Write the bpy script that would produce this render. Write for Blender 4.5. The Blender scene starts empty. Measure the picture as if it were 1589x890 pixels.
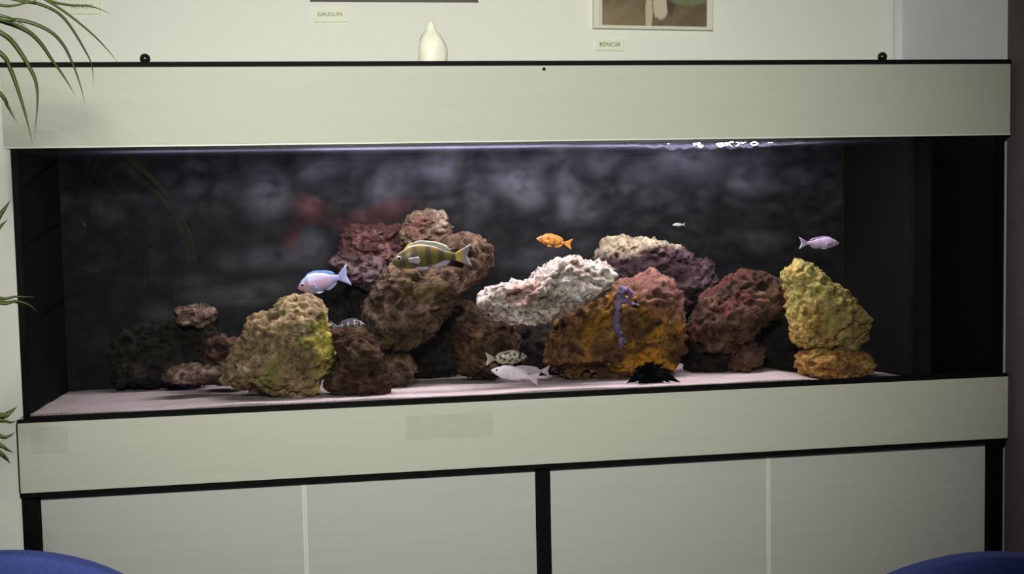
import bpy, bmesh, math, random
from mathutils import Vector, Matrix, noise
random.seed(7)
C = bpy.context.scene
COL = C.collection

# ------------------------------------------------------------------ camera
F = 2001.8
CAM = Vector((0.51227, -2.49518, 1.26095))
RT = Vector((0.98531411, -0.16953698, -0.02033031))
UP = Vector((0.0323348, 0.06834985, 0.99713728))
FW = Vector((0.16766207, 0.98315081, -0.07282801))
cd = bpy.data.cameras.new('camera')
cam = bpy.data.objects.new('camera', cd)
COL.objects.link(cam)
cd.sensor_width = 36.0
cd.lens = F / 1589 * 36
cd.clip_start = 0.05
cam.matrix_world = Matrix(((RT.x, UP.x, -FW.x, CAM.x), (RT.y, UP.y, -FW.y, CAM.y),
                           (RT.z, UP.z, -FW.z, CAM.z), (0, 0, 0, 1)))
C.camera = cam
C.view_settings.view_transform = 'Standard'
C.view_settings.look = 'None'
C.view_settings.exposure = 0.0
C.view_settings.gamma = 1.0
C.view_settings.use_curve_mapping = False

# ------------------------------------------------------------------ light
w = bpy.data.worlds.new('world')
C.world = w
w.use_nodes = True
w.node_tree.nodes['Background'].inputs[0].default_value = (0.9, 0.92, 1.0, 1)
w.node_tree.nodes['Background'].inputs[1].default_value = 0.045

def aim(o, tgt):
    o.rotation_euler = (Vector(tgt) - o.location).to_track_quat('-Z', 'Y').to_euler()

# room spotlight mounted a little above and beside the camera
sd = bpy.data.lights.new('room_spot', 'SPOT')
sd.energy = 300
sd.color = (1.0, 1.0, 0.94)
sd.spot_size = 1.13
sd.spot_blend = 1.0
sd.shadow_soft_size = 0.09
so = bpy.data.objects.new('room_spot', sd)
COL.objects.link(so)
so.location = (0.43, -2.45, 1.80)
aim(so, (0.775, 0.0, 1.262))
# the three tube lamps under the hood (the left one is weak)
def tank_light(x0, x1, y, z, e, col):
    d = bpy.data.lights.new('hood_tube_light', 'AREA')
    d.shape = 'RECTANGLE'
    d.size = x1 - x0
    d.size_y = 0.04
    d.energy = e
    d.color = col
    o = bpy.data.objects.new('hood_tube_light', d)
    COL.objects.link(o)
    o.location = ((x0 + x1) / 2, y, z)
TUBES = [(0.20, 0.50, 0.13), (0.55, 1.06, 0.13), (1.11, 1.60, 0.16)]
for (a, b, y) in TUBES:
    tank_light(a, b, y, 1.415, 1.6 if a < 0.5 else 9.0 if a < 1 else 6.8, (1.0, 0.89, 0.96))

# ------------------------------------------------------------------ helpers
def at(px, py, Y):
    d = FW + RT * ((px - 794.5) / F) - UP * ((py - 445) / F)
    return CAM + d * ((Y - CAM.y) / d.y)

def link(name, bm, mats, parent=None, smooth=False, loc=None):
    me = bpy.data.meshes.new(name)
    bmesh.ops.recalc_face_normals(bm, faces=bm.faces[:])
    if loc is not None:
        bmesh.ops.translate(bm, vec=-Vector(loc), verts=bm.verts[:])
    bm.to_mesh(me)
    bm.free()
    if smooth:
        for p in me.polygons:
            p.use_smooth = True
    if not isinstance(mats, (list, tuple)):
        mats = [mats]
    for m in mats:
        me.materials.append(m)
    o = bpy.data.objects.new(name, me)
    COL.objects.link(o)
    if loc is not None:
        o.location = loc
    if parent is not None:
        o.parent = parent
        if loc is None:      # mesh given in world coordinates
            o.matrix_parent_inverse = Matrix.Translation(-parent.location)
    return o

def tag(o, label=None, cat=None, group=None, kind=None):
    if label: o['label'] = label
    if cat: o['category'] = cat
    if group: o['group'] = group
    if kind: o['kind'] = kind
    return o

def thing(name, loc, label, cat, group=None):
    o = bpy.data.objects.new(name, None)
    o.empty_display_size = 0.05
    COL.objects.link(o)
    o.location = loc
    return tag(o, label, cat, group)

def box(bm, x0, x1, y0, y1, z0, z1, bev=0.0, seg=2):
    vs = [bm.verts.new((x, y, z)) for x in (x0, x1) for y in (y0, y1) for z in (z0, z1)]
    idx = [(0, 1, 3, 2), (4, 6, 7, 5), (0, 4, 5, 1), (2, 3, 7, 6), (0, 2, 6, 4), (1, 5, 7, 3)]
    fs = [bm.faces.new([vs[i] for i in f]) for f in idx]
    if bev > 0:
        bmesh.ops.recalc_face_normals(bm, faces=fs)
        es = list({e for f in fs for e in f.edges})
        bmesh.ops.bevel(bm, geom=es, offset=bev, segments=seg, affect='EDGES', profile=0.5)

def bxo(name, dims, mat, parent=None, bev=0.0):
    bm = bmesh.new()
    box(bm, *dims, bev=bev)
    return link(name, bm, mat, parent)

def tube(bm, pts, rad, n=10, cap=True):
    pts = [Vector(p) for p in pts]
    rings = []
    prev = None
    for i, p in enumerate(pts):
        t = (pts[min(i + 1, len(pts) - 1)] - pts[max(i - 1, 0)]).normalized()
        if prev is None:
            a = t.orthogonal().normalized()
        else:
            a = (prev - t * prev.dot(t)).normalized()
        prev = a
        b = t.cross(a)
        r = rad[i] if isinstance(rad, (list, tuple)) else rad
        rings.append([bm.verts.new(p + (a * math.cos(k * 2 * math.pi / n) + b * math.sin(k * 2 * math.pi / n)) * r) for k in range(n)])
    for i in range(len(rings) - 1):
        for k in range(n):
            bm.faces.new((rings[i][k], rings[i][(k + 1) % n], rings[i + 1][(k + 1) % n], rings[i + 1][k]))
    if cap:
        bm.faces.new(rings[0]); bm.faces.new(rings[-1])

def lathe(bm, prof, cx, cy, n=32, fn=None):
    rings = []
    for (r, z) in prof:
        ring = []
        for k in range(n):
            a = k * 2 * math.pi / n
            p = Vector((cx + r * math.cos(a), cy + r * math.sin(a), z))
            if fn: p = fn(p, a, z)
            ring.append(bm.verts.new(p))
        rings.append(ring)
    for i in range(len(rings) - 1):
        for k in range(n):
            bm.faces.new((rings[i][k], rings[i][(k + 1) % n], rings[i + 1][(k + 1) % n], rings[i + 1][k]))
    bm.faces.new(rings[0]); bm.faces.new(rings[-1])

def smooth_path(pts, n=8):
    pts = [Vector(p) for p in pts]
    out = []
    for i in range(len(pts) - 1):
        p0 = pts[i - 1] if i > 0 else pts[0] * 2 - pts[1]
        p1, p2 = pts[i], pts[i + 1]
        p3 = pts[i + 2] if i + 2 < len(pts) else pts[-1] * 2 - pts[-2]
        for k in range(n):
            t = k / n
            out.append(0.5 * ((2 * p1) + (p2 - p0) * t + (2 * p0 - 5 * p1 + 4 * p2 - p3) * t * t + (3 * p1 - p0 - 3 * p2 + p3) * t ** 3))
    out.append(pts[-1])
    return out

def interp(tab, t):
    for (a, va), (b, vb) in zip(tab, tab[1:]):
        if t <= b:
            u = (t - a) / (b - a) if b > a else 0
            u = u * u * (3 - 2 * u) * 0.5 + u * 0.5
            return va + (vb - va) * u
    return tab[-1][1]

# ------------------------------------------------------------------ materials
class NT:
    def __init__(s, name):
        s.m = bpy.data.materials.new(name)
        s.m.use_nodes = True
        s.t = s.m.node_tree
        s.p = s.t.nodes['Principled BSDF']
        s.out = s.t.nodes['Material Output']
    def n(s, typ, **kw):
        nd = s.t.nodes.new(typ)
        for k, v in kw.items():
            if k.startswith('i_'):
                nd.inputs[k[2:].replace('_', ' ')].default_value = v
            else:
                setattr(nd, k, v)
        return nd
    def l(s, a, b):
        s.t.links.new(a, b)
    def coord(s, loc=(0, 0, 0), scale=(1, 1, 1), kind='Object'):
        tc = s.n('ShaderNodeTexCoord')
        mp = s.n('ShaderNodeMapping')
        mp.inputs['Location'].default_value = loc
        mp.inputs['Scale'].default_value = scale
        s.l(tc.outputs[kind], mp.inputs['Vector'])
        return mp.outputs['Vector']
    def noise(s, vec, scale, detail=4, rough=0.55, dist=0.0):
        nd = s.n('ShaderNodeTexNoise')
        nd.inputs['Scale'].default_value = scale
        nd.inputs['Detail'].default_value = detail
        nd.inputs['Roughness'].default_value = rough
        nd.inputs['Distortion'].default_value = dist
        s.l(vec, nd.inputs['Vector'])
        return nd.outputs['Fac']
    def ramp(s, fac, stops):
        r = s.n('ShaderNodeValToRGB')
        el = r.color_ramp.elements
        while len(el) < len(stops):
            el.new(0.5)
        for e, (p, c) in zip(el, stops):
            e.position = p
            e.color = (c, c, c, 1) if isinstance(c, (int, float)) else (*c, 1)
        s.l(fac, r.inputs['Fac'])
        return r.outputs['Color']
    def mix(s, fac, a, b, mode='MIX'):
        x = s.n('ShaderNodeMix', data_type='RGBA', blend_type=mode)
        for sock, v in ((x.inputs[0], fac), (x.inputs[6], a), (x.inputs[7], b)):
            if isinstance(v, bpy.types.NodeSocket):
                s.l(v, sock)
            elif isinstance(v, (int, float)):
                sock.default_value = v
            else:
                sock.default_value = (*v, 1)
        return x.outputs[2]
    def math(s, op, a, b=None, c=None):
        x = s.n('ShaderNodeMath', operation=op)
        for i, v in enumerate((a, b, c)):
            if v is None: continue
            if isinstance(v, bpy.types.NodeSocket): s.l(v, x.inputs[i])
            else: x.inputs[i].default_value = v
        return x.outputs[0]
    def sep(s, vec):
        x = s.n('ShaderNodeSeparateXYZ')
        s.l(vec, x.inputs[0])
        return x.outputs
    def bump(s, h, strength, dist=0.01):
        b = s.n('ShaderNodeBump')
        b.inputs['Strength'].default_value = strength
        b.inputs['Distance'].default_value = dist
        s.l(h, b.inputs['Height'])
        s.l(b.outputs['Normal'], s.p.inputs['Normal'])
    def col(s, c):
        if isinstance(c, bpy.types.NodeSocket): s.l(c, s.p.inputs['Base Color'])
        else: s.p.inputs['Base Color'].default_value = (*c, 1)
    def set(s, **kw):
        for k, v in kw.items():
            s.p.inputs[k.replace('_', ' ')].default_value = v
        return s

def plain(name, c, rough=0.6, var=0.12, scale=30, metal=0.0, bump=0.0, spec=0.5):
    m = NT(name)
    v = m.coord()
    f = m.noise(v, scale, 5)
    m.col(m.ramp(f, [(0.3, tuple(x * (1 - var) for x in c)), (0.7, tuple(min(1, x * (1 + var)) for x in c))]))
    m.set(Roughness=rough, Metallic=metal)
    m.p.inputs['Specular IOR Level'].default_value = spec
    if bump: m.bump(f, bump, 0.002)
    return m.m

def laminate(name, c):
    m = NT(name)
    v = m.coord(scale=(2.2, 2.2, 95))
    f = m.noise(v, 3.0, 5, 0.6)
    v2 = m.coord(scale=(0.8, 0.8, 14))
    g = m.noise(v2, 4.0, 3)
    a = m.ramp(f, [(0.3, tuple(x * 0.965 for x in c)), (0.7, tuple(min(1, x * 1.02) for x in c))])
    b = m.ramp(g, [(0.3, 0.975), (0.7, 1.01)])
    m.col(m.mix(1.0, a, b, 'MULTIPLY'))
    m.set(Roughness=0.55)
    m.bump(f, 0.06, 0.001)
    return m.m

M = {}
M['wall'] = plain('wall_paint_cream', (0.82, 0.82, 0.725), 0.9, 0.015, 120, bump=0.05)
M['wall_grey'] = plain('wall_paint_grey', (0.76, 0.76, 0.79), 0.9, 0.015, 120, bump=0.05)
M['floor'] = plain('floor_vinyl', (0.20, 0.19, 0.17), 0.5, 0.1, 8)
M['ceiling'] = plain('ceiling_white', (0.7, 0.7, 0.67), 0.9, 0.02, 60)
M['casing'] = plain('casing_dark_mauve', (0.12, 0.092, 0.100), 0.8, 0.1, 20, spec=0.15)
M['laminate'] = laminate('laminate_pale', (0.425, 0.43, 0.35))
M['door'] = laminate('laminate_door', (0.415, 0.415, 0.38))
M['edge'] = plain('edge_band', (0.60, 0.60, 0.52), 0.45, 0.03, 30)
M['black'] = plain('black_plastic', (0.005, 0.005, 0.005), 0.6, 0.2, 40, spec=0.05)
M['black_metal'] = plain('black_metal', (0.004, 0.004, 0.004), 0.6, 0.2, 40, spec=0.05)
M['knob'] = plain('black_gloss_knob', (0.012, 0.011, 0.010), 0.18, 0.1, 40)
M['silicone'] = plain('black_silicone', (0.004, 0.004, 0.005), 0.6, 0.2, 60, spec=0.05)
M['panel_black'] = plain('black_acrylic', (0.004, 0.004, 0.004), 0.7, 0.3, 6, spec=0.03)
M['tape'] = plain('old_tape', (0.395, 0.40, 0.32), 0.4, 0.05, 40)
M['cream'] = plain('cream_ornament', (0.88, 0.88, 0.70), 0.4, 0.06, 30, bump=0.1)
M['frame_white'] = plain('frame_white', (0.72, 0.73, 0.58), 0.4, 0.04, 40)
M['frame_brown'] = plain('frame_brown', (0.07, 0.05, 0.028), 0.45, 0.25, 30)
M['mat_beige'] = plain('mat_beige', (0.72, 0.62, 0.50), 0.8, 0.04, 60)
M['paper'] = plain('paper_card', (0.80, 0.82, 0.62), 0.6, 0.03, 60)
M['ink'] = plain('printed_ink', (0.10, 0.105, 0.09), 0.7, 0.1, 60)
M['blue'] = plain('blue_fabric', (0.060, 0.085, 0.30), 0.9, 0.18, 260, bump=0.4, spec=0.2)
M['chrome'] = plain('grey_tube', (0.25, 0.25, 0.26), 0.35, 0.05, 30, metal=0.8)
M['pot'] = plain('terracotta', (0.33, 0.13, 0.07), 0.8, 0.1, 20)
M['soil'] = plain('soil', (0.03, 0.02, 0.014), 0.95, 0.4, 60, bump=0.5)
M['stem'] = plain('palm_stem', (0.10, 0.11, 0.03), 0.6, 0.2, 30)

def leaf_mat():
    m = NT('palm_leaf')
    f = m.noise(m.coord(), 7, 3)
    m.col(m.ramp(f, [(0.3, (0.045, 0.060, 0.016)), (0.6, (0.085, 0.105, 0.025)), (0.8, (0.15, 0.16, 0.05))]))
    m.set(Roughness=0.4)
    return m.m
M['leaf'] = leaf_mat()
def bright_leaf_mat():  # leaf colour brightened in place of light, so its reflection shows
    m = NT('palm_bright_leaf')
    f = m.noise(m.coord(), 9, 3)
    c = m.ramp(f, [(0.3, (0.16, 0.30, 0.03)), (0.7, (0.24, 0.40, 0.05))])
    m.col(c)
    m.set(Roughness=0.45)
    tl = m.n('ShaderNodeBsdfTranslucent')
    m.l(c, tl.inputs[0])
    mx = m.n('ShaderNodeMixShader'); mx.inputs[0].default_value = 0.6
    m.l(m.p.outputs[0], mx.inputs[1]); m.l(tl.outputs[0], mx.inputs[2])
    m.l(mx.outputs[0], m.out.inputs['Surface'])
    return m.m
M['bright_leaf'] = bright_leaf_mat()

def glass_mat(name, refl=1.0, tint=(1, 1, 1), rough=0.0):
    m = NT(name)
    m.t.nodes.remove(m.p)
    tr = m.n('ShaderNodeBsdfTransparent'); tr.inputs[0].default_value = (*tint, 1)
    gl = m.n('ShaderNodeBsdfGlossy'); gl.inputs['Roughness'].default_value = rough
    fr = m.n('ShaderNodeFresnel'); fr.inputs[0].default_value = 1.45
    mx = m.n('ShaderNodeMixShader')
    m.l(m.math('MULTIPLY', fr.outputs[0], refl), mx.inputs[0])
    m.l(tr.outputs[0], mx.inputs[1]); m.l(gl.outputs[0], mx.inputs[2])
    m.l(mx.outputs[0], m.out.inputs['Surface'])
    return m.m
M['glass'] = glass_mat('tank_glass', 0.9, (0.79, 0.80, 0.80))

def water_mat():
    m = NT('water_surface')
    m.t.nodes.remove(m.p)
    tr = m.n('ShaderNodeBsdfTransparent'); tr.inputs[0].default_value = (0.93, 0.95, 1, 1)
    gl = m.n('ShaderNodeBsdfGlossy'); gl.inputs['Roughness'].default_value = 0.03
    tl = m.n('ShaderNodeBsdfTranslucent'); tl.inputs[0].default_value = (0.55, 0.55, 0.8, 1)
    a = m.n('ShaderNodeMixShader'); a.inputs[0].default_value = 0.06
    m.l(gl.outputs[0], a.inputs[1]); m.l(tl.outputs[0], a.inputs[2])
    lw = m.n('ShaderNodeLayerWeight'); lw.inputs[0].default_value = 0.25
    mx = m.n('ShaderNodeMixShader')
    m.l(m.math('MULTIPLY', lw.outputs['Facing'], 0.85), mx.inputs[0])
    m.l(tr.outputs[0], mx.inputs[1]); m.l(a.outputs[0], mx.inputs[2])
    m.l(mx.outputs[0], m.out.inputs['Surface'])
    return m.m
M['water'] = water_mat()

def tube_mat():
    m = NT('lamp_tube')
    m.p.inputs['Emission Color'].default_value = (1, 0.95, 1, 1)
    m.p.inputs['Emission Strength'].default_value = 2.0
    return m.m
M['tube'] = tube_mat()

def sand_mat():
    m = NT('aquarium_sand')
    v = m.coord()
    f = m.noise(v, 260, 4, 0.7)
    g = m.noise(v, 14, 4)
    a = m.ramp(f, [(0.28, (0.30, 0.23, 0.205)), (0.5, (0.53, 0.44, 0.42)), (0.72, (0.67, 0.57, 0.55))])
    b = m.ramp(g, [(0.3, (0.82, 0.80, 0.76)), (0.65, (1, 1, 1))])
    m.col(m.mix(1.0, a, b, 'MULTIPLY'))
    m.set(Roughness=0.95)
    m.bump(f, 0.5, 0.003)
    return m.m
M['sand'] = sand_mat()

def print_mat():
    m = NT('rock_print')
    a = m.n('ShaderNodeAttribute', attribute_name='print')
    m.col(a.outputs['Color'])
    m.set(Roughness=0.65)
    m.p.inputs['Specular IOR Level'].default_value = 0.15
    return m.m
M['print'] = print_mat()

def rock_mat(name, cols, seed, scale=22, zone=None, pit=0.55, bumpk=0.9):
    """cols: three pigments mottled together; zone: (dx, dz, offset, width, colour) a patch of other growth on one side"""
    m = NT(name)
    v = m.coord(loc=(seed * 1.7, seed * 0.9, seed * 2.3))
    f = m.noise(v, scale, 8, 0.62, 0.4)
    g = m.noise(v, scale * 0.45, 4, 0.5, 0.8)
    a = m.ramp(f, [(0.32, cols[0]), (0.5, cols[1]), (0.68, cols[2])])
    if len(cols) > 3:
        a = m.mix(m.ramp(g, [(0.53, 0.0), (0.62, 0.85)]), a, cols[3])
    if zone:
        dx, dz, off, wd, zc = zone
        s = m.sep(m.coord())
        d = m.math('ADD', m.math('MULTIPLY', s[0], dx), m.math('MULTIPLY', s[2], dz))
        d = m.math('ADD', d, m.math('MULTIPLY', m.math('SUBTRACT', g, 0.5), 0.16))
        k = m.math('DIVIDE', m.math('SUBTRACT', d, off), wd)
        k = m.ramp(k, [(0.0, 0.0), (1.0, 1.0)])
        zf = m.ramp(f, [(0.3, tuple(x * 0.5 for x in zc)), (0.55, zc), (0.7, tuple(min(1, x * 1.5) for x in zc))])
        a = m.mix(k, a, zf)
    p = m.noise(v, scale * 4.5, 5, 0.7)
    pv = m.ramp(p, [(0.36, pit * 0.5), (0.5, 0.9), (0.66, 1.25)])
    m.col(m.mix(1.0, a, pv, 'MULTIPLY'))
    m.set(Roughness=0.95)
    m.p.inputs['Specular IOR Level'].default_value = 0.15
    h = m.math('ADD', m.math('MULTIPLY', f, 0.7), m.math('MULTIPLY', p, 0.5))
    m.bump(h, bumpk, 0.012)
    return m.m

# ------------------------------------------------------------------ setting
WY = 0.55        # back wall
RX = 2.026       # right wall
def struct(o):
    o['kind'] = 'structure'
    return o
struct(bxo('floor', (-2.2, 2.3, -4.2, 0.75, -0.1, 0.0), M['floor']))
struct(bxo('wall_back', (-2.2, RX, WY, WY + 0.1, 0.0, 2.6), M['wall']))
struct(bxo('wall_right', (RX, RX + 0.1, -4.2, WY + 0.1, 0.0, 2.6), M['wall_grey']))
struct(bxo('ceiling', (-2.2, 2.3, -4.2, 0.75, 2.6, 2.7), M['ceiling']))
# dark casing on the right wall beside the front of the tank
cb = bmesh.new()
box(cb, RX - 0.014, RX, -0.42, 0.035, 0.0, 2.3, bev=0.003)
box(cb, RX - 0.020, RX, -0.42, -0.30, 0.0, 2.3, bev=0.003)
struct(link('trim_1', cb, M['casing']))
cb = bmesh.new()
tube(cb, [(RX - 0.006, WY - 0.006, 0.0), (RX - 0.006, WY - 0.006, 2.6)], 0.013, 12)
struct(link('trim_2', cb, M['wall_grey'], smooth=True))

# ------------------------------------------------------------------ aquarium stand
ST = thing('aquarium_stand', (1.0, 0.25, 0.0), 'pale laminate cabinet stand with black uprights under the aquarium', 'cabinet')
for (x0, x1) in ((-0.003, 0.028), (0.984, 1.011), (1.967, 2.000)):
    bxo('upright', (x0, x1, 0.018, 0.050, 0.0, 0.709), M['black_metal'], ST, 0.002)
    bxo('upright', (x0, x1, 0.41, 0.44, 0.0, 0.709), M['black_metal'], ST, 0.002)
bxo('top_rail', (-0.003, 2.0, 0.006, 0.44, 0.709, 0.7195), M['black_metal'], ST, 0.001)
bxo('back_panel', (0.028, 1.967, 0.425, 0.435, 0.06, 0.709), M['door'], ST)
for (x0, x1) in ((0.0295, 0.5205), (0.5225, 0.9825), (1.0125, 1.4745), (1.4765, 1.9655)):
    d = bxo('door', (x0, x1, 0.030, 0.047, 0.04, 0.707), M['door'], ST, 0.001)
    xe = x1 - 0.002 if x0 in (0.0295, 1.0125) else x0
    bxo('edge_strip', (xe - 0.0008, xe + 0.0035, 0.0288, 0.0305, 0.04, 0.707), M['edge'], d)
bxo('plinth', (0.03, 1.965, 0.07, 0.085, 0.0, 0.04), M['black_metal'], ST)

# ------------------------------------------------------------------ aquarium
ZB, ZT = 0.858, 1.360      # top of the base band, bottom of the hood
X0, X1 = 0.010, 1.990
YB = 0.455                 # inner face of the back pane
AQ = thing('aquarium', (1.0, 0.23, 0.72), 'wide glass fish tank with a pale base band and black seams', 'aquarium')
bxo('front_pane', (X0, X1, 0.010, 0.018, 0.735, 1.40), M['glass'], AQ)
bxo('side_pane', (X0, X0 + 0.008, 0.0185, YB, 0.735, 1.40), M['panel_black'], AQ)
bxo('side_pane', (X1 - 0.008, X1, 0.0185, YB, 0.735, 1.40), M['panel_black'], AQ)
bxo('back_pane', (X0, X1, YB + 0.0035, YB + 0.011, 0.735, 1.40), M['glass'], AQ)
bxo('bottom_pane', (X0, X1, 0.010, YB + 0.011, 0.7205, 0.734), M['black'], AQ)
bm = bmesh.new()
box(bm, X0, X0 + 0.012, 0.0065, 0.0098, ZB, 1.40)
box(bm, X1 - 0.010, X1, 0.0065, 0.0098, ZB, 1.40)
box(bm, X0 + 0.012, X1 - 0.010, 0.0065, 0.0098, ZB - 0.002, ZB + 0.005)
link('silicone_seam', bm, M['silicone'], AQ)
bp = bxo('base_band', (0.0, 2.0, 0.0, 0.008, 0.7200, ZB - 0.006), M['laminate'], AQ, 0.0008)
bxo('black_edge', (-0.001, 2.001, 0.0005, 0.0095, ZB - 0.006, ZB), M['black'], AQ)
bxo('black_edge', (-0.0025, -0.0002, 0.0, 0.0095, 0.7200, ZB - 0.006), M['black'], AQ)
bxo('base_side', (-0.0002, 0.008, 0.0095, 0.46, 0.7200, ZB), M['laminate'], AQ)
bxo('base_side', (1.992, 2.000, 0.0095, 0.46, 0.7200, ZB), M['laminate'], AQ)
for (pa, pb) in (((47, 664), (106, 700)), ((629, 645), (766, 675))):
    a, b = at(*pa, 0), at(*pb, 0)
    tag(bxo('tape_patch', (a.x, b.x, -0.0006, 0.0002, b.z, a.z), M['tape'], AQ), 'faint square of old tape')
# filter chamber at the right end: a black divider across the tank
bxo('chamber_divider', (1.832, 1.837, 0.0190, YB - 0.004, 0.735, 1.355), M['panel_black'], AQ)
bxo('chamber_back', (1.8375, 1.9815, YB - 0.006, YB - 0.002, 0.735, 1.36), M['panel_black'], AQ)
bxo('chamber_side', (1.9790, 1.9815, 0.0195, YB - 0.007, 0.735, 1.36), M['panel_black'], AQ)
pbm = bmesh.new()
tube(pbm, [(1.91, 0.16, 0.74), (1.91, 0.16, 1.30)], 0.02, 16)
link('overflow_pipe', pbm, M['panel_black'], AQ, True)
ibm = bmesh.new()
tube(ibm, [(1.836, 0.445, 0.9), (1.836, 0.445, 1.352)], 0.0022, 8)

# ------------------------------------------------------------------ hood
HD = thing('aquarium_hood', (1.0, 0.23, ZT), 'pale laminate hood with black top edge and two black knobs', 'aquarium hood')
HT = 1.5165
bxo('front_panel', (0.0, 2.0, 0.0, 0.006, ZT + 0.003, HT - 0.0095), M['laminate'], HD, 0.0006)
bxo('edge_strip', (0.0, 2.0, -0.0006, 0.006, ZT, ZT + 0.003), M['edge'], HD)
bxo('side_panel', (-0.0005, 0.0085, 0.0062, 0.475, ZT, HT - 0.0095), M['laminate'], HD)
bxo('side_panel', (1.9915, 2.0005, 0.0062, 0.475, ZT, HT - 0.0095), M['laminate'], HD)
bxo('back_panel', (0.0087, 1.9913, 0.468, 0.475, ZT, HT - 0.0095), M['laminate'], HD)
bxo('top_panel', (-0.001, 2.001, -0.001, 0.476, HT - 0.0093, HT), M['black'], HD, 0.0008)
for (px, py) in ((225, 87.5), (1369, 82)):
    p = at(px, py, 0.05)
    bm = bmesh.new()
    zc = HT + 0.011
    prof = [(0.0045, HT)] + [(0.0045, HT + 0.002)] + [(max(0.0008, 0.0100 * math.cos(math.radians(a))), zc + 0.0098 * math.sin(math.radians(a))) for a in range(-60, 91, 10)]
    lathe(bm, prof, p.x, 0.05, 24)
    link('knob', bm, M['knob'], HD, True)
p = at(844, 107, 0)
bm = bmesh.new()
tube(bm, [(p.x, -0.0014, p.z), (p.x, 0.001, p.z)], 0.0032, 14)
tag(link('screw', bm, M['black'], HD), 'small dark screw head')
for (a, b, y) in TUBES:
    bm = bmesh.new()
    tube(bm, [(a, y, 1.435), (b, y, 1.435)], 0.012, 16)
    t = link('lamp_tube', bm, M['tube'], HD, True)
    bm = bmesh.new()
    box(bm, a - 0.02, a, y - 0.016, y + 0.016, 1.419, 1.505)
    link('lamp_holder', bm, M['black'], t)
    bm = bmesh.new()
    box(bm, b, b + 0.02, y - 0.016, y + 0.016, 1.419, 1.505)
    link('lamp_holder', bm, M['black'], t)

# ------------------------------------------------------------------ printed rock background
def background_print():
    nx, nz = 430, 120
    xa, xb, za, zb = X0 + 0.009, 1.831, 0.74, 1.372
    blobs = []   # printed boulders: centre px, radii px, brightness
    for (px, py, rx, ry, k) in ((800, 285, 46, 40, .06), (690, 250, 34, 34, .075), (1075, 245, 60, 32, .07), (1165, 265, 40, 38, .035),
                                (415, 290, 46, 48, .035), (600, 285, 40, 36, .03), (500, 265, 32, 20, .04), (560, 240, 50, 16, .04),
                                (870, 290, 22, 60, .03), (930, 250, 45, 28, .03), (735, 300, 26, 70, .018),
                                (640, 262, 50, 26, .03), (1010, 262, 40, 30, .03), (860, 240, 40, 22, .035), (400, 400, 70, 26, .018), (380, 455, 90, 16, .022), (250, 500, 60, 30, .016), (300, 440, 50, 22, .012), (900, 330, 50, 24, .022),
                                (480, 390, 40, 24, .018), (1180, 370, 40, 24, .012), (830, 400, 60, 26, .014)):
        c = at(px, py, YB)
        e = at(px + rx, py + ry, YB)
        blobs.append((c.x, c.z, abs(e.x - c.x), abs(e.z - c.z), k))
    reds = []
    for (px, py, rx, ry) in ((482, 330, 36, 30), (590, 326, 62, 16), (460, 360, 16, 26), (540, 345, 40, 14)):
        c = at(px, py, YB); e = at(px + rx, py + ry, YB)
        reds.append((c.x, c.z, abs(e.x - c.x), abs(e.z - c.z)))
    vs, cols = [], []
    for j in range(nz + 1):
        for i in range(nx + 1):
            x = xa + (xb - xa) * i / nx
            z = za + (zb - za) * j / nz
            vs.append((x, YB - 0.0006, z))
            q = Vector((x * 9, z * 13, 3.1))
            wx = x + 0.03 * noise.noise(q * 0.9); wz = z + 0.025 * noise.noise(q * 0.9 + Vector((5, 5, 0)))
            d = noise.voronoi(Vector((wx * 11, wz * 19, 0.0)))[0]
            crack = max(0.0, min(1.0, (d[1] - d[0]) * 1.5))
            f = noise.fractal(Vector((x * 26, z * 40, 1.0)), 0.9, 2.1, 5)
            up = min(1, max(0, (z - 1.17) / 0.17)); up = up * up * (3 - 2 * up)      # tube light falloff painted into the print: paler towards its top
            s = (0.0045 + 0.013 * crack * (0.8 + 0.6 * noise.noise(Vector((x * 6, z * 8, 7.7))))) * (1.05 + 3.4 * up) * (0.72 + 0.28 * min(1, max(0, (x - 0.2) / 0.4))) + 0.004 * f  # left end also darkened in the colour, to look unlit
            for (bx, bz, rx, rz, k) in blobs:
                r = math.hypot((wx - bx) / rx, (wz - bz) / rz)
                r += 0.22 * f
                if r < 1.25:
                    u = min(1, max(0, (1.25 - r) / 0.95))
                    s += 1.6 * k * u * u * (3 - 2 * u)
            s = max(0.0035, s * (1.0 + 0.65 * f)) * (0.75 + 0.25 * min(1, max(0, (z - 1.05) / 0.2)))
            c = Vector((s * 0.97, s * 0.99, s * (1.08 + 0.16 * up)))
            for (bx, bz, rx, rz) in reds:
                r = math.hypot((wx - bx) / rx, (wz - bz) / rz)
                if r < 1.2:
                    u = min(1, (1.2 - r) / 0.6)
                    c = c.lerp(Vector((s * 2.1 + 0.006, s * 1.0, s * 1.05)), u)
            gz = noise.noise(Vector((x * 5 + 9, z * 9, 2)))
            if z < 1.12:
                u = max(0, min(1, (gz + 0.1) * 1.6)) * min(1, (1.12 - z) / 0.1)
                c = c.lerp(Vector((s * 1.12, s * 1.14, s * 0.78)), u)
            cols.append((c.x, c.y, c.z, 1.0))
    n1 = nx + 1
    fs = [(j * n1 + i, j * n1 + i + 1, (j + 1) * n1 + i + 1, (j + 1) * n1 + i) for j in range(nz) for i in range(nx)]
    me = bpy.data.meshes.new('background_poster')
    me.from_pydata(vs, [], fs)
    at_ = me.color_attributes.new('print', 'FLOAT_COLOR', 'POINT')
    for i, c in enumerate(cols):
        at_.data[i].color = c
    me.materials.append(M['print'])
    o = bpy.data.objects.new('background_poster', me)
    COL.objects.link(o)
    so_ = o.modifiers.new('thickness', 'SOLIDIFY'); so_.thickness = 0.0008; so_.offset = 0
    tag(o, 'dark grey printed rock backdrop along the back of the tank', 'backdrop')
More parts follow.
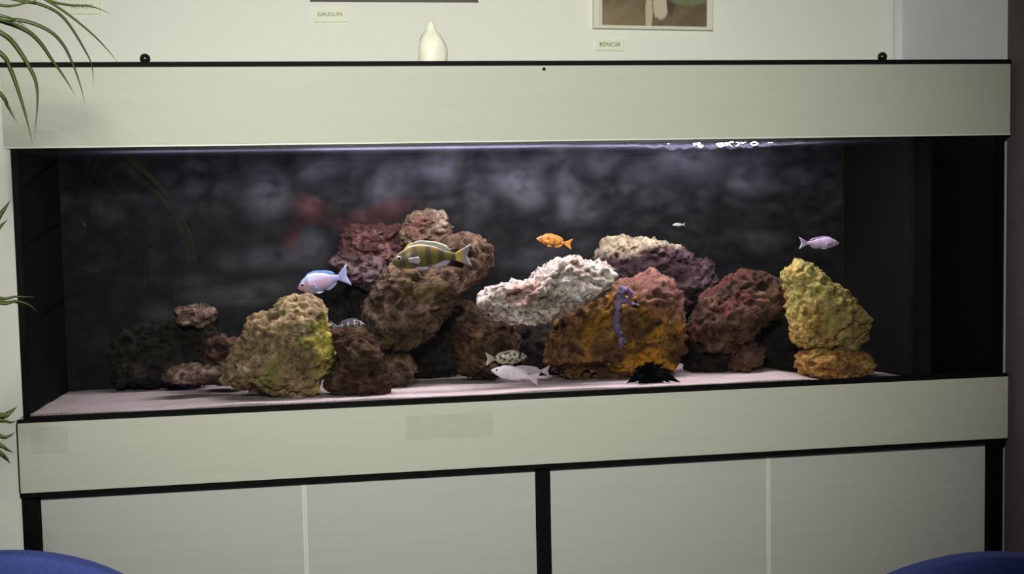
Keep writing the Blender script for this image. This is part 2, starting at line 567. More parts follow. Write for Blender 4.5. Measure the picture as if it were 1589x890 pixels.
background_print()

# ------------------------------------------------------------------ sand
def sand_z(x, y):
    u = (y - 0.02) / 0.43
    z = 0.8655 - 0.020 * max(0, u) ** 0.8
    z += 0.0035 * noise.noise(Vector((x * 5, y * 8, 0.4))) + 0.0012 * noise.noise(Vector((x * 26, y * 30, 2.4)))
    z -= 0.018 * min(1, max(0, (x - 1.56) / 0.10))
    return z
def sand():
    nx, ny = 360, 80
    xa, xb, ya, yb = X0 + 0.0085, 1.8315, 0.0185, YB - 0.002
    bm = bmesh.new()
    top = [[bm.verts.new((xa + (xb - xa) * i / nx, ya + (yb - ya) * j / ny, 0)) for i in range(nx + 1)] for j in range(ny + 1)]
    for row in top:
        for v in row:
            v.co.z = sand_z(v.co.x, v.co.y)
    for j in range(ny):
        for i in range(nx):
            bm.faces.new((top[j][i], top[j][i + 1], top[j + 1][i + 1], top[j + 1][i]))
    b = {}
    def bot(v):
        if v not in b: b[v] = bm.verts.new((v.co.x, v.co.y, 0.7345))
        return b[v]
    border = top[0] + [r[-1] for r in top[1:]] + top[-1][::-1][1:] + [r[0] for r in top[::-1][1:-1]]
    for k in range(len(border)):
        v, w2 = border[k], border[(k + 1) % len(border)]
        bm.faces.new((v, bot(v), bot(w2), w2))
    bm.faces.new([bot(v) for v in border])
    o = link('aquarium_sand', bm, M['sand'], smooth=True)
    tag(o, 'pale pinkish sand spread over the tank floor', 'sand', kind='stuff')
sand()

# ------------------------------------------------------------------ water surface
def water():
    nx, ny = 420, 70
    xa, xb, ya, yb = X0 + 0.0085, 1.831, 0.0185, YB - 0.002
    ripple = at(1100, 222, 0.2).x
    bm = bmesh.new()
    g = []
    for j in range(ny + 1):
        r = []
        for i in range(nx + 1):
            x = xa + (xb - xa) * i / nx; y = ya + (yb - ya) * j / ny
            k = math.exp(-((x - ripple) / 0.16) ** 2)
            z = 1.3555 + 0.0006 * noise.noise(Vector((x * 12, y * 16, 0))) - k * 0.018 * abs(noise.noise(Vector((x * 52, y * 20, 4)))) ** 1.1 + k * 0.0015 * math.sin(110 * math.hypot(x - ripple, y - 0.3))
            r.append(bm.verts.new((x, y, z)))
        g.append(r)
    for j in range(ny):
        for i in range(nx):
            bm.faces.new((g[j][i], g[j][i + 1], g[j + 1][i + 1], g[j + 1][i]))
    o = link('water', bm, M['water'], smooth=True)
    tag(o, 'rippled water surface just under the hood', 'water', kind='stuff')
water()

# ------------------------------------------------------------------ rocks
def rock(name, poly, Y0, T, mat, label, seed, centre=None, sub=6, amp=0.09, box_=0.62, rough=0.85, hollow=()):
    pts = [at(px, py, Y0) for (px, py) in poly]
    P = [(p.x, p.z) for p in pts]
    if centre:
        c = at(*centre, Y0); cx, cz = c.x, c.z
    else:
        A = sx = sz = 0
        for (x0, z0), (x1, z1) in zip(P, P[1:] + P[:1]):
            cr = x0 * z1 - x1 * z0
            A += cr; sx += (x0 + x1) * cr; sz += (z0 + z1) * cr
        cx, cz = sx / (3 * A), sz / (3 * A)
    NA = 180
    rad = []
    for k in range(NA):
        a = 2 * math.pi * k / NA
        dx, dz = math.cos(a), math.sin(a)
        best = 0.004
        for (x0, z0), (x1, z1) in zip(P, P[1:] + P[:1]):
            ex, ez = x1 - x0, z1 - z0
            den = dx * ez - dz * ex
            if abs(den) < 1e-12: continue
            t = ((x0 - cx) * ez - (z0 - cz) * ex) / den
            u = ((x0 - cx) * dz - (z0 - cz) * dx) / den
            if t > 0 and -1e-6 <= u <= 1 + 1e-6: best = max(best, t)
        rad.append(best)
    rad = [(rad[k - 1] + 2 * rad[k] + rad[(k + 1) % NA]) / 4 for k in range(NA)]
    size = sum(rad) / NA
    bm = bmesh.new()
    bmesh.ops.create_icosphere(bm, subdivisions=sub, radius=1.0)
    so_ = Vector((seed * 3.71, seed * 1.93, seed * 5.17))
    for v in bm.verts:
        d = v.co.copy()
        th = math.atan2(d.z, d.x) % (2 * math.pi)
        k = th / (2 * math.pi) * NA
        i = int(k) % NA; f = k - int(k)
        r = rad[i] * (1 - f) + rad[(i + 1) % NA] * f
        cp = math.sqrt(d.x * d.x + d.z * d.z)
        g = cp ** box_
        q = Vector((d.x * 0.9, d.y * 0.9, d.z * 0.9)) * (1.0) + so_
        lump = noise.noise(q * 1.7)
        yy = T / 2 * math.copysign(abs(d.y) ** 0.8, d.y) * (1 + 0.30 * lump)
        co = Vector((cx + r * g * math.cos(th), Y0 + yy, cz + r * g * math.sin(th)))
        v.co = co
    bm.normal_update()
    nor = [v.normal.copy() for v in bm.verts]
    sc = 1.0 / max(0.03, size)
    disp = []
    for v in bm.verts:
        q = v.co * sc + so_
        h = noise.noise(q * 1.4) * 0.55
        vd = noise.voronoi(q * 1.5 + Vector((1, 4, 2)))[0]
        h += min(0.55, (vd[1] - vd[0]) * 0.85) - 0.22
        vd = noise.voronoi(q * 3.6)[0]
        h += (min(0.5, (vd[1] - vd[0])) - 0.22) * 0.55
        h += (0.5 - abs(noise.noise(q * 4.2 + Vector((3, 1, 9))))) * 0.45 - 0.16
        q2 = Vector((v.co.x * 75, v.co.y * 75, v.co.z * 120)) + so_
        h2 = noise.noise(q2 * 0.9) * 0.6 + (0.5 - abs(noise.noise(q2 * 0.5))) * 1.0 - 0.3 + noise.noise(q2 * 2.0) * 0.35
        pit = noise.noise(q2 * 0.62 + Vector((11, 3, 5)))
        h2 -= max(0.0, pit - 0.22) * 4.0
        disp.append(h * amp * 1.25 * size + h2 * 0.0058 * rough * 2)
    for v, n, h in zip(bm.verts, nor, disp):
        v.co += n * (h + 0.015 * size)
    for (hx, hy, hrx, hry, dep) in hollow:
        c0, c1 = at(hx, hy, Y0 - T / 2), at(hx + hrx, hy + hry, Y0 - T / 2)
        ax, az = abs(c1.x - c0.x), abs(c1.z - c0.z)
        for v in bm.verts:
            if v.co.y < Y0:
                r = math.hypot((v.co.x - c0.x) / ax, (v.co.z - c0.z) / az) + 0.35 * noise.noise(v.co * 45 + so_)
                if r < 1:
                    v.co.y = min(Y0, v.co.y + dep * min(1, (1 - r) * 2.2))
    for v in bm.verts:
        v.co.z = max(v.co.z, sand_z(v.co.x, v.co.y) - 0.003)
    loc = Vector((cx, Y0, min(v.co.z for v in bm.verts)))
    o = link(name, bm, mat, None, True, loc)
    tag(o, label, 'rock')
    return o

R = {}
R['olive'] = rock_mat('rock_olive', [(0.13, 0.078, 0.040), (0.28, 0.195, 0.10), (0.50, 0.37, 0.21), (0.24, 0.22, 0.065)], 1, 20, zone=(0.8, -0.35, -0.005, 0.07, (0.40, 0.34, 0.040)))
R['umber'] = rock_mat('rock_umber', [(0.026, 0.013, 0.008), (0.055, 0.027, 0.015), (0.12, 0.068, 0.045), (0.075, 0.055, 0.018)], 2, 18)
R['brown'] = rock_mat('rock_brown', [(0.033, 0.019, 0.012), (0.075, 0.045, 0.028), (0.19, 0.125, 0.08), (0.085, 0.058, 0.020)], 3, 18)
R['tan'] = rock_mat('rock_tan', [(0.08, 0.05, 0.034), (0.20, 0.14, 0.095), (0.36, 0.28, 0.20), (0.16, 0.07, 0.05)], 4, 22)
R['red'] = rock_mat('rock_red', [(0.036, 0.016, 0.015), (0.085, 0.036, 0.032), (0.24, 0.13, 0.11), (0.075, 0.045, 0.045)], 5, 20)
R['mauve'] = rock_mat('rock_mauve', [(0.035, 0.020, 0.022), (0.085, 0.050, 0.052), (0.20, 0.14, 0.14), (0.06, 0.03, 0.025)], 6, 20)
R['white'] = rock_mat('rock_white', [(0.16, 0.11, 0.08), (0.60, 0.50, 0.42), (0.92, 0.85, 0.78), (0.55, 0.33, 0.27)], 7, 20, zone=(0.6, -1.0, -0.015, 0.035, (0.17, 0.13, 0.035)), pit=0.3)
R['orange'] = rock_mat('rock_orange', [(0.050, 0.024, 0.010), (0.125, 0.060, 0.022), (0.30, 0.16, 0.048), (0.52, 0.24, 0.022)], 8, 18, zone=(0.45, 0.9, 0.155, 0.05, (0.22, 0.105, 0.075)))
R['crest'] = rock_mat('rock_crest', [(0.030, 0.017, 0.020), (0.070, 0.040, 0.045), (0.17, 0.11, 0.115)], 9, 20, zone=(-0.10, 1.0, 0.150, 0.018, (0.50, 0.41, 0.27)))
R['rust'] = rock_mat('rock_rust', [(0.030, 0.016, 0.010), (0.070, 0.034, 0.022), (0.17, 0.095, 0.06), (0.13, 0.042, 0.032)], 10, 20)
R['mustard'] = rock_mat('rock_mustard', [(0.28, 0.15, 0.035), (0.48, 0.33, 0.09), (0.62, 0.50, 0.18), (0.42, 0.37, 0.11)], 11, 22, zone=(0.9, 0.2, 0.02, 0.05, (0.40, 0.30, 0.085)))
R['amber'] = rock_mat('rock_amber', [(0.20, 0.08, 0.025), (0.42, 0.22, 0.055), (0.60, 0.43, 0.10), (0.45, 0.15, 0.03)], 12, 24)
R['shade'] = rock_mat('rock_shade', [(0.010, 0.008, 0.006), (0.018, 0.015, 0.011), (0.035, 0.030, 0.021), (0.024, 0.025, 0.014)], 13, 18)  # near-black pigment holds the shade of gaps and recesses
R['ledge'] = rock_mat('rock_ledge', [(0.06, 0.034, 0.026), (0.14, 0.085, 0.062), (0.36, 0.26, 0.20), (0.07, 0.05, 0.032)], 14, 26)

ROCKS = [
 # name, poly, Y, T, mat, label, kwargs
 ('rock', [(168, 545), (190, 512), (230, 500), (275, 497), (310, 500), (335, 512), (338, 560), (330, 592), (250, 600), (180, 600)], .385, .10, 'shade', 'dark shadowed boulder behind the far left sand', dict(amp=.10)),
 ('rock', [(272, 482), (285, 473), (318, 472), (338, 482), (334, 495), (318, 508), (296, 502), (276, 500)], .34, .10, 'ledge', 'small brown knobbly rock topping the dark far left boulder', dict(sub=5)),
 ('rock', [(318, 560), (322, 525), (340, 516), (362, 522), (385, 540), (385, 592), (340, 594), (322, 585)], .285, .07, 'rust', 'dull brown rock wedged left behind the olive boulder', dict(sub=5)),
 ('rock', [(254, 582), (262, 570), (300, 565), (340, 570), (356, 580), (352, 594), (300, 596), (258, 594)], .215, .07, 'ledge', 'low flat brown stone on the sand left of the olive boulder', dict(sub=5)),
 ('rock', [(343, 592), (350, 560), (370, 530), (384, 497), (392, 487), (415, 485), (432, 470), (455, 457), (480, 455), (500, 463), (508, 480), (505, 500), (515, 530), (524, 555), (510, 575), (494, 592), (485, 612), (460, 619), (430, 613), (390, 603)], .15, .17, 'olive', 'big olive green mossy boulder at the front left of the pile', dict(sub=6, amp=.10)),
 ('rock', [(514, 512), (535, 506), (565, 510), (580, 525), (592, 548), (602, 575), (609, 600), (600, 614), (570, 617), (530, 613), (503, 602), (512, 580), (527, 556), (519, 535)], .13, .095, 'umber', 'dark brown wedge rock right of the olive boulder', dict(amp=.08)),
 ('rock', [(592, 560), (610, 548), (635, 550), (646, 570), (640, 590), (615, 596), (596, 590)], .235, .09, 'brown', 'small olive brown stone behind the dark wedge rock', dict(sub=5)),
 ('rock', [(575, 540), (562, 500), (572, 462), (590, 428), (612, 405), (640, 393), (690, 368), (725, 358), (750, 364), (768, 386), (764, 412), (742, 440), (716, 462), (692, 490), (660, 525), (622, 546)], .255, .14, 'brown', 'large brown slab leaning at the heart of the rock pile', dict(amp=.08, centre=(650, 455))),
 ('rock', [(618, 360), (632, 338), (655, 326), (685, 327), (698, 346), (702, 372), (690, 386), (640, 388), (620, 378)], .375, .09, 'tan', 'pale domed rock capping the left half of the pile', dict(sub=6)),
 ('rock', [(522, 388), (530, 358), (545, 350), (590, 348), (626, 350), (632, 378), (620, 402), (600, 410), (560, 404), (528, 398)], .40, .08, 'red', 'reddish purple rock left of the pale domed rock', dict()),
 ('rock', [(510, 410), (525, 390), (560, 393), (595, 402), (606, 430), (585, 452), (550, 442), (528, 425)], .355, .075, 'mauve', 'mauve brown rock under the reddish purple rock', dict()),
 ('rock', [(690, 480), (705, 468), (728, 466), (748, 478), (768, 498), (760, 512), (720, 512), (695, 505)], .38, .07, 'brown', 'grey brown rock peeping out left of the white slab', dict(sub=5)),
 ('rock', [(704, 505), (740, 496), (792, 500), (808, 520), (803, 548), (782, 572), (762, 586), (722, 583), (706, 565), (702, 530)], .265, .12, 'umber', 'dark rusty rock standing behind the spotted fish', dict()),
 ('rock', [(740, 462), (760, 447), (800, 440), (828, 432), (834, 420), (855, 410), (860, 402), (880, 399), (920, 405), (946, 412), (952, 430), (946, 447), (930, 462), (905, 470), (880, 478), (868, 490), (845, 500), (815, 504), (785, 499), (765, 489), (748, 476)], .14, .12, 'white', 'whitish craggy slab bridging the gap in the middle of the pile', dict(amp=.12, rough=1.2, centre=(840, 455), hollow=((848, 470, 26, 11, .03), (800, 462, 16, 8, .022), (885, 452, 18, 7, .02), (775, 452, 10, 6, .015)))),
 ('rock', [(846, 565), (850, 525), (868, 498), (892, 480), (925, 462), (952, 440), (985, 432), (1012, 420), (1042, 435), (1057, 460), (1052, 500), (1054, 540), (1046, 562), (1020, 582), (975, 588), (950, 592), (900, 590), (865, 584)], .24, .16, 'orange', 'big orange brown boulder under the white slab', dict(amp=.10, hollow=((918, 582, 58, 15, .06), (1000, 505, 30, 24, .03)))),
 ('rock', [(922, 402), (935, 373), (955, 367), (1015, 367), (1035, 379), (1065, 387), (1082, 398), (1106, 408), (1112, 432), (1100, 458), (1080, 478), (1060, 482), (1040, 455), (1008, 432), (975, 440), (945, 425)], .385, .11, 'crest', 'dark purple rock with pale crest atop the orange boulder', dict(amp=.12, centre=(1030, 420))),
 ('rock', [(1064, 525), (1071, 495), (1087, 470), (1105, 453), (1122, 442), (1132, 429), (1160, 418), (1186, 423), (1203, 431), (1226, 436), (1232, 458), (1226, 480), (1205, 486), (1188, 494), (1172, 512), (1150, 535), (1120, 550), (1082, 548)], .25, .13, 'rust', 'rusty brown rock between orange boulder and mustard rock', dict(centre=(1135, 478), amp=.11)),
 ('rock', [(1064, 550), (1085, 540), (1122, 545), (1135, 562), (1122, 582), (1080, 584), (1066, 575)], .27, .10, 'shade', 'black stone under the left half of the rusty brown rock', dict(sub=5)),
 ('rock', [(1128, 562), (1140, 540), (1165, 530), (1184, 540), (1180, 562), (1152, 578), (1134, 574)], .215, .07, 'rust', 'small brown stone below the rusty brown rock', dict(sub=5)),
 ('rock', [(1172, 520), (1195, 490), (1225, 482), (1244, 510), (1246, 575), (1215, 584), (1180, 582)], .36, .12, 'shade', 'added stone, coloured black as shade, just left of the mustard rock', dict(sub=5)),  # this and the next three: filler added to blacken shaded gaps
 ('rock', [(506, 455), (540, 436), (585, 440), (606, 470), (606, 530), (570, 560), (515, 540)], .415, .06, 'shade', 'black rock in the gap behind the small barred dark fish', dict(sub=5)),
 ('rock', [(620, 545), (655, 505), (700, 490), (716, 520), (716, 578), (660, 586), (625, 582)], .405, .08, 'shade', 'added rock, coloured black as shade, in the hollow under the leaning brown slab', dict(sub=5)),
 ('rock', [(792, 512), (830, 500), (870, 500), (872, 570), (835, 586), (800, 580)], .36, .10, 'shade', 'added rock, coloured black as shade, in the gap left of the orange brown boulder', dict(sub=5)),
 ('rock', [(1218, 418), (1238, 404), (1258, 410), (1285, 434), (1305, 449), (1325, 470), (1335, 484), (1349, 491), (1346, 516), (1334, 533), (1320, 543), (1270, 543), (1234, 532), (1229, 500), (1226, 460)], .145, .12, 'mustard', 'tall mustard yellow rock balanced at the right end of the pile', dict(amp=.08)),
 ('rock', [(1238, 553), (1262, 541), (1300, 542), (1335, 546), (1356, 560), (1346, 573), (1330, 581), (1300, 586), (1270, 588), (1248, 583), (1240, 570)], .135, .12, 'amber', 'flat amber rock under the tall mustard yellow rock', dict()),
]
for i, (nm, poly, y, t, mk, lab, kw) in enumerate(ROCKS):
    rock(nm, poly, y, t, R[mk], lab, i + 1, **kw)

# ------------------------------------------------------------------ fish
def fish_mat(name, base, belly=None, bars=None, spots=None, back=None, L=0.1, rough=0.35, rear=None):
    """pattern along the body axis x (0 = nose, -L.. = tail) and height z of the fish"""
    m = NT(name)
    s = m.sep(m.coord())
    f = m.noise(m.coord(), 70, 4)
    c = m.ramp(f, [(0.3, tuple(x * 0.85 for x in base)), (0.7, tuple(min(1, x * 1.1) for x in base))])
    zn = m.math('DIVIDE', s[2], L)
    if back:
        k = m.ramp(m.math('ADD', m.math('MULTIPLY', zn, 5.0), 0.1), [(0.35, 0.0), (0.75, 1.0)])
        c = m.mix(k, c, back)
    if belly:
        k = m.ramp(m.math('MULTIPLY', zn, -5.0), [(0.1, 0.0), (0.6, 1.0)])
        c = m.mix(k, c, belly)
    if rear:
        k = m.ramp(m.math('DIVIDE', s[0], -L), [(0.60, 0.0), (0.85, 1.0)])
        c = m.mix(k, c, rear)
    if bars:
        bc, nb, lo = bars
        w_ = m.math('SINE', m.math('ADD', m.math('MULTIPLY', s[0], nb * 2 * math.pi / L), m.math('MULTIPLY', f, 1.6)))
        k = m.ramp(w_, [(lo, 0.0), (min(1, lo + 0.3), 0.9)])
        c = m.mix(k, c, bc)
    if spots:
        sc_, ssc = spots
        vo = m.n('ShaderNodeTexVoronoi')
        vo.inputs['Scale'].default_value = ssc
        m.l(m.coord(scale=(1, 0.15, 1)), vo.inputs['Vector'])
        k = m.ramp(vo.outputs['Distance'], [(0.30, 1.0), (0.46, 0.0)])
        c = m.mix(k, c, sc_)
    m.col(c)
    m.set(Roughness=rough)
    return m.m

def fin_mesh(bm, base, tips, th=0.0006):
    """a webbed fin between a base line and a tip line (same count), with thickness and ray ridges"""
    n = len(base)
    rows = []
    for k in range(5):
        t = k / 4
        rows.append([base[i].lerp(tips[i], t) for i in range(n)])
    def add(sgn):
        return [[bm.verts.new(p + Vector((0, sgn * th * (1 - 0.6 * k / 4) * (1.0 if i % 2 else 0.5), 0))) for i, p in enumerate(r)] for k, r in enumerate(rows)]
    A, B = add(-1), add(1)
    for k in range(4):
        for i in range(n - 1):
            bm.faces.new((A[k][i], A[k][i + 1], A[k + 1][i + 1], A[k + 1][i]))
            bm.faces.new((B[k][i], B[k + 1][i], B[k + 1][i + 1], B[k][i + 1]))
    for i in range(n - 1):
        bm.faces.new((A[4][i], A[4][i + 1], B[4][i + 1], B[4][i]))
        bm.faces.new((A[0][i], B[0][i], B[0][i + 1], A[0][i + 1]))
    for k in range(4):
        bm.faces.new((A[k][0], A[k + 1][0], B[k + 1][0], B[k][0]))
        bm.faces.new((A[k][-1], B[k][-1], B[k + 1][-1], A[k + 1][-1]))

EYE_W = plain('fish_eye_ring', (0.5, 0.48, 0.42), 0.2, 0.05, 50)
EYE_B = plain('fish_eye_black', (0.01, 0.01, 0.012), 0.1, 0.05, 50)

def fish(nose, tail, hpx, Y, body_m, fin_m, label, dorsal=0.09, yaw=0.0, arch=0.0, tail_m=None, dorsal_m=None, anal_m=None, thick=0.42, forked=0.25, tail_h=0.85):
    """nose and tail tip are points of the place (given as photo pixels at depth Y); the fish is built along its own axis then turned"""
    a, b = at(*nose, Y), at(*tail, Y)
    vec = b - a
    L = math.hypot(vec.x, vec.z)
    H = hpx * (Y - CAM.y) / F / 1.0
    root = thing('fish', a, label, 'fish')
    bl = 0.80 * L
    # local frame: nose at 0, tail towards -x
    top = [(0, .02), (.05, .15), (.15, .33), (.30, .49), (.45, .5), (.65, .39), (.85, .20), (1, .13)]
    bot = [(0, .03), (.05, .13), (.15, .28), (.30, .42), (.45, .46), (.65, .38), (.85, .18), (1, .13)]
    hb = H * 0.80
    def mid(t): return arch * L * math.sin(math.pi * min(1, t * 0.9)) 
    bm = bmesh.new()
    NS, NR = 40, 20
    rings = []
    for i in range(NS + 1):
        t = i / NS
        x = -t * bl
        u, l_ = interp(top, t) * hb, interp(bot, t) * hb
        wd = (u + l_) * 0.5 * thick * (1.0 - 0.35 * t) * (1.25 if t < .25 else 1.0 + .25 * max(0, (.5 - t) / .25))
        ring = []
        for k in range(NR):
            an = 2 * math.pi * k / NR
            sz = math.sin(an)
            z = mid(t) + (u * sz if sz > 0 else l_ * sz)
            y = wd * math.copysign(abs(math.cos(an)) ** 0.85, math.cos(an))
            ring.append(bm.verts.new((x, y, z)))
        rings.append(ring)
    for i in range(NS):
        for k in range(NR):
            bm.faces.new((rings[i][k], rings[i][(k + 1) % NR], rings[i + 1][(k + 1) % NR], rings[i + 1][k]))
    bm.faces.new(rings[0]); bm.faces.new(rings[-1])
    def put(name, bm, mat, smooth=True, parent=None):
        me_o = link(name, bm, mat, None, smooth)
        me_o.parent = parent or root
        return me_o
    body = put('body', bm, body_m)
    # dorsal fin
    def edge(t, sg):
        return Vector((-t * bl, 0, mid(t) + sg * interp(top if sg > 0 else bot, t) * hb * 0.93))
    ts = [0.24 + 0.66 * i / 14 for i in range(15)]
    base = [edge(t, 1) for t in ts]
    hs = [(0, .25), (.1, .6), (.35, .85), (.7, 1.0), (.88, 1.15), (1, .35)]
    tips = [p + Vector((-0.03 * L * (i / 14), 0, dorsal * L * interp(hs, i / 14))) for i, p in enumerate(base)]
    bm = bmesh.new(); fin_mesh(bm, base, tips)
    put('dorsal_fin', bm, dorsal_m or fin_m)
    ts = [0.60 + 0.28 * i / 7 for i in range(8)]
    base = [edge(t, -1) for t in ts]
    tips = [p + Vector((-0.035 * L, 0, -dorsal * 0.95 * L * interp([(0, .4), (.3, .9), (.75, 1.1), (1, .3)], i / 7))) for i, p in enumerate(base)]
    bm = bmesh.new(); fin_mesh(bm, base, tips)
    put('anal_fin', bm, anal_m or fin_m)
    # pelvic fins
    for sg in (-1, 1):
        bm = bmesh.new()
        base = [edge(0.36 + 0.02 * i, -1) + Vector((0, sg * H * .07, H * .04)) for i in range(4)]
        tips = [Vector((-(0.44 + 0.045 * i) * bl, sg * H * 0.14, p.z - dorsal * L * (0.95 - 0.16 * i))) for i, p in enumerate(base)]
        fin_mesh(bm, base, tips)
        put('pelvic_fin', bm, anal_m or fin_m)
    for sg in (-1, 1):
        bm = bmesh.new()
        w0 = hb * 0.5 * thick
        base = [Vector((-0.27 * bl, sg * w0 * 1.02, mid(.27) + H * (-.10 + .03 * i))) for i in range(5)]
        tips = [Vector((-(0.42 + .012 * (2 - abs(i - 2))) * bl, sg * (w0 * 1.5), mid(.4) + H * (-.22 + .06 * i))) for i in range(5)]
        fin_mesh(bm, base, tips, 0.0004)
        put('pectoral_fin', bm, fin_m)
    # tail fan
    bm = bmesh.new()
    ph = 0.13 * hb
    base = [Vector((-bl * 0.985, 0, mid(1) + ph * (-1 + 2 * i / 10))) for i in range(11)]
    tips = []
    for i in range(11):
        s_ = -1 + 2 * i / 10
        tips.append(Vector((-L * (1 - forked * 0.22 * (1 - abs(s_))), 0, mid(1) + s_ * H * 0.5 * tail_h)))
    fin_mesh(bm, base, tips)
    put('tail_fin', bm, tail_m or fin_m)
    for sg in (-1, 1):
        ye = interp([(0, 0), (.12, 1)], .12) * hb * (interp(top, .13) + interp(bot, .13)) * .5 * thick * 1.17
        ec = Vector((-0.13 * bl, sg * ye * 0.86, mid(.13) + hb * 0.10))
        bm = bmesh.new()
        bmesh.ops.create_icosphere(bm, subdivisions=3, radius=H * 0.075)
        for v in bm.verts: v.co = Vector((v.co.x, v.co.y * 0.6, v.co.z)) + ec
        e = put('eye', bm, EYE_W, True)
        bm = bmesh.new()
        bmesh.ops.create_icosphere(bm, subdivisions=2, radius=H * 0.052)
        for v in bm.verts: v.co = Vector((v.co.x, v.co.y * 0.55, v.co.z)) + ec + Vector((0, sg * H * 0.028, 0))
        put('pupil', bm, EYE_B, True, e)
    # mouth
    bm = bmesh.new()
    tube(bm, [(0.000, 0, 0.0), (-0.012 * L, hb * 0.05, -hb * .012), (-0.03 * L, hb * 0.09, -hb * 0.05)], H * 0.012, 6)
    tube(bm, [(0.000, 0, 0.0), (-0.012 * L, -hb * 0.05, -hb * .012), (-0.03 * L, -hb * 0.09, -hb * 0.05)], H * 0.012, 6)
    put('mouth', bm, fin_m)
    # turn: local -x must run along vec
    if vec.x > 0:      # facing left: mirror by turning half round
        root.rotation_euler = (0, math.atan2(vec.z, vec.x) * -1, math.pi + yaw)
        root.rotation_mode = 'XYZ'
        rot = Matrix.Rotation(-math.atan2(vec.z, vec.x), 4, 'Y') @ Matrix.Rotation(math.pi + yaw, 4, 'Z')
    else:
        rot = Matrix.Rotation(-math.atan2(-vec.z, -vec.x), 4, 'Y') @ Matrix.Rotation(yaw, 4, 'Z')
    root.rotation_euler = rot.to_euler()
    return root

def two_tone(name, c0, c1, x, front=False):
    m = NT(name)
    s = m.sep(m.coord())
    k = m.ramp(m.math('ADD', m.math('MULTIPLY', m.math('SUBTRACT', s[0], x), 60.0 if front else -60.0), 0.5), [(0.0, 0.0), (1.0, 1.0)])
    m.col(m.mix(k, c0, c1))
    m.set(Roughness=0.45)
    return m.m
lav = plain('fin_lavender', (0.42, 0.36, 0.52), 0.4, 0.1, 60)
fish((462, 447), (542, 426), 42, .20,
     fish_mat('fish_pink_blue', (0.42, 0.26, 0.31), belly=(0.26, 0.24, 0.33), back=(0.38, 0.40, 0.62), L=.1, rear=(0.27, 0.28, 0.52)),
     plain('fin_pale_blue', (0.27, 0.28, 0.46), 0.4, 0.1, 60), 'pink and pale blue fish above the olive boulder',
     dorsal=.06, dorsal_m=plain('fin_blue', (0.12, 0.24, 0.50), 0.4, 0.1, 60))
fish((606, 408), (732, 398), 50, .12,
     fish_mat('fish_yellow_bars', (0.115, 0.095, 0.020), belly=(0.07, 0.08, 0.035), back=(0.15, 0.10, 0.018), bars=((0.055, 0.040, 0.018), 6, 0.1), L=.16),
     plain('fin_grey_violet', (0.34, 0.29, 0.34), 0.4, 0.15, 60), 'large yellow fish with dark bars before the leaning brown slab',
     dorsal=.06, arch=0.055, tail_m=two_tone('fin_yellow_grey', (0.46, 0.33, 0.02), (0.20, 0.17, 0.18), -0.146), dorsal_m=two_tone('fin_yellow_white', (0.40, 0.38, 0.30), (0.50, 0.45, 0.03), -0.048, True), tail_h=.72)
fish((832, 370), (888, 379), 22, .26,
     fish_mat('fish_orange', (0.40, 0.16, 0.025), bars=((0.15, 0.065, 0.02), 5, 0.5), L=.07),
     plain('fin_orange', (0.48, 0.20, 0.03), 0.4, 0.1, 60), 'small orange fish swimming above the white slab', dorsal=.07)
fish((1302, 377), (1240, 377), 24, .18,
     fish_mat('fish_lavender', (0.66, 0.50, 0.70), belly=(0.58, 0.45, 0.62), L=.08),
     lav, 'lavender fish swimming above the mustard yellow rock', dorsal=.05)
fish((762, 574), (837, 588), 27, .09,
     fish_mat('fish_white', (0.78, 0.70, 0.74), belly=(0.62, 0.54, 0.58), L=.1),
     plain('fin_white', (0.62, 0.54, 0.60), 0.4, 0.1, 60), 'white fish hovering just over the sand', dorsal=.05, anal_m=plain('fin_dusky', (0.30, 0.22, 0.26), 0.5, 0.2, 60))
fish((786, 576), (854, 575), 19, .145,
     fish_mat('fish_grey', (0.46, 0.38, 0.41), L=.09, back=(0.30, 0.30, 0.42)),
     plain('fin_grey', (0.48, 0.40, 0.42), 0.4, 0.1, 60), 'greyish fish mostly hidden behind the white fish', dorsal=.04, tail_h=1.0)
fish((818, 553), (753, 557), 26, .17,
     fish_mat('fish_spotted', (0.52, 0.45, 0.33), spots=((0.045, 0.032, 0.025), 105), L=.08, belly=(0.42, 0.36, 0.16)),
     plain('fin_speckled', (0.36, 0.31, 0.22), 0.4, 0.3, 90), 'pale fish with dark ring spots above the white fish', dorsal=.05)
fish((568, 504), (512, 508), 24, .17,
     fish_mat('fish_dark_bars', (0.025, 0.025, 0.028), bars=((0.34, 0.30, 0.33), 6, 0.72), L=.075, rear=(0.16, 0.16, 0.24)),
     plain('fin_dark', (0.05, 0.05, 0.07), 0.4, 0.2, 60), 'small dark fish with pale bars over the dark wedge rock', dorsal=.07, tail_m=plain('fin_slate', (0.15, 0.15, 0.24), 0.4, 0.1, 60))
fish((1043, 349), (1063, 348), 6.5, .38,
     fish_mat('fish_tiny', (0.42, 0.42, 0.40), L=.03), plain('fin_tiny', (0.35, 0.35, 0.36), 0.4, 0.1, 60),
     'tiny pale fish far back above the crested purple rock', dorsal=.04)

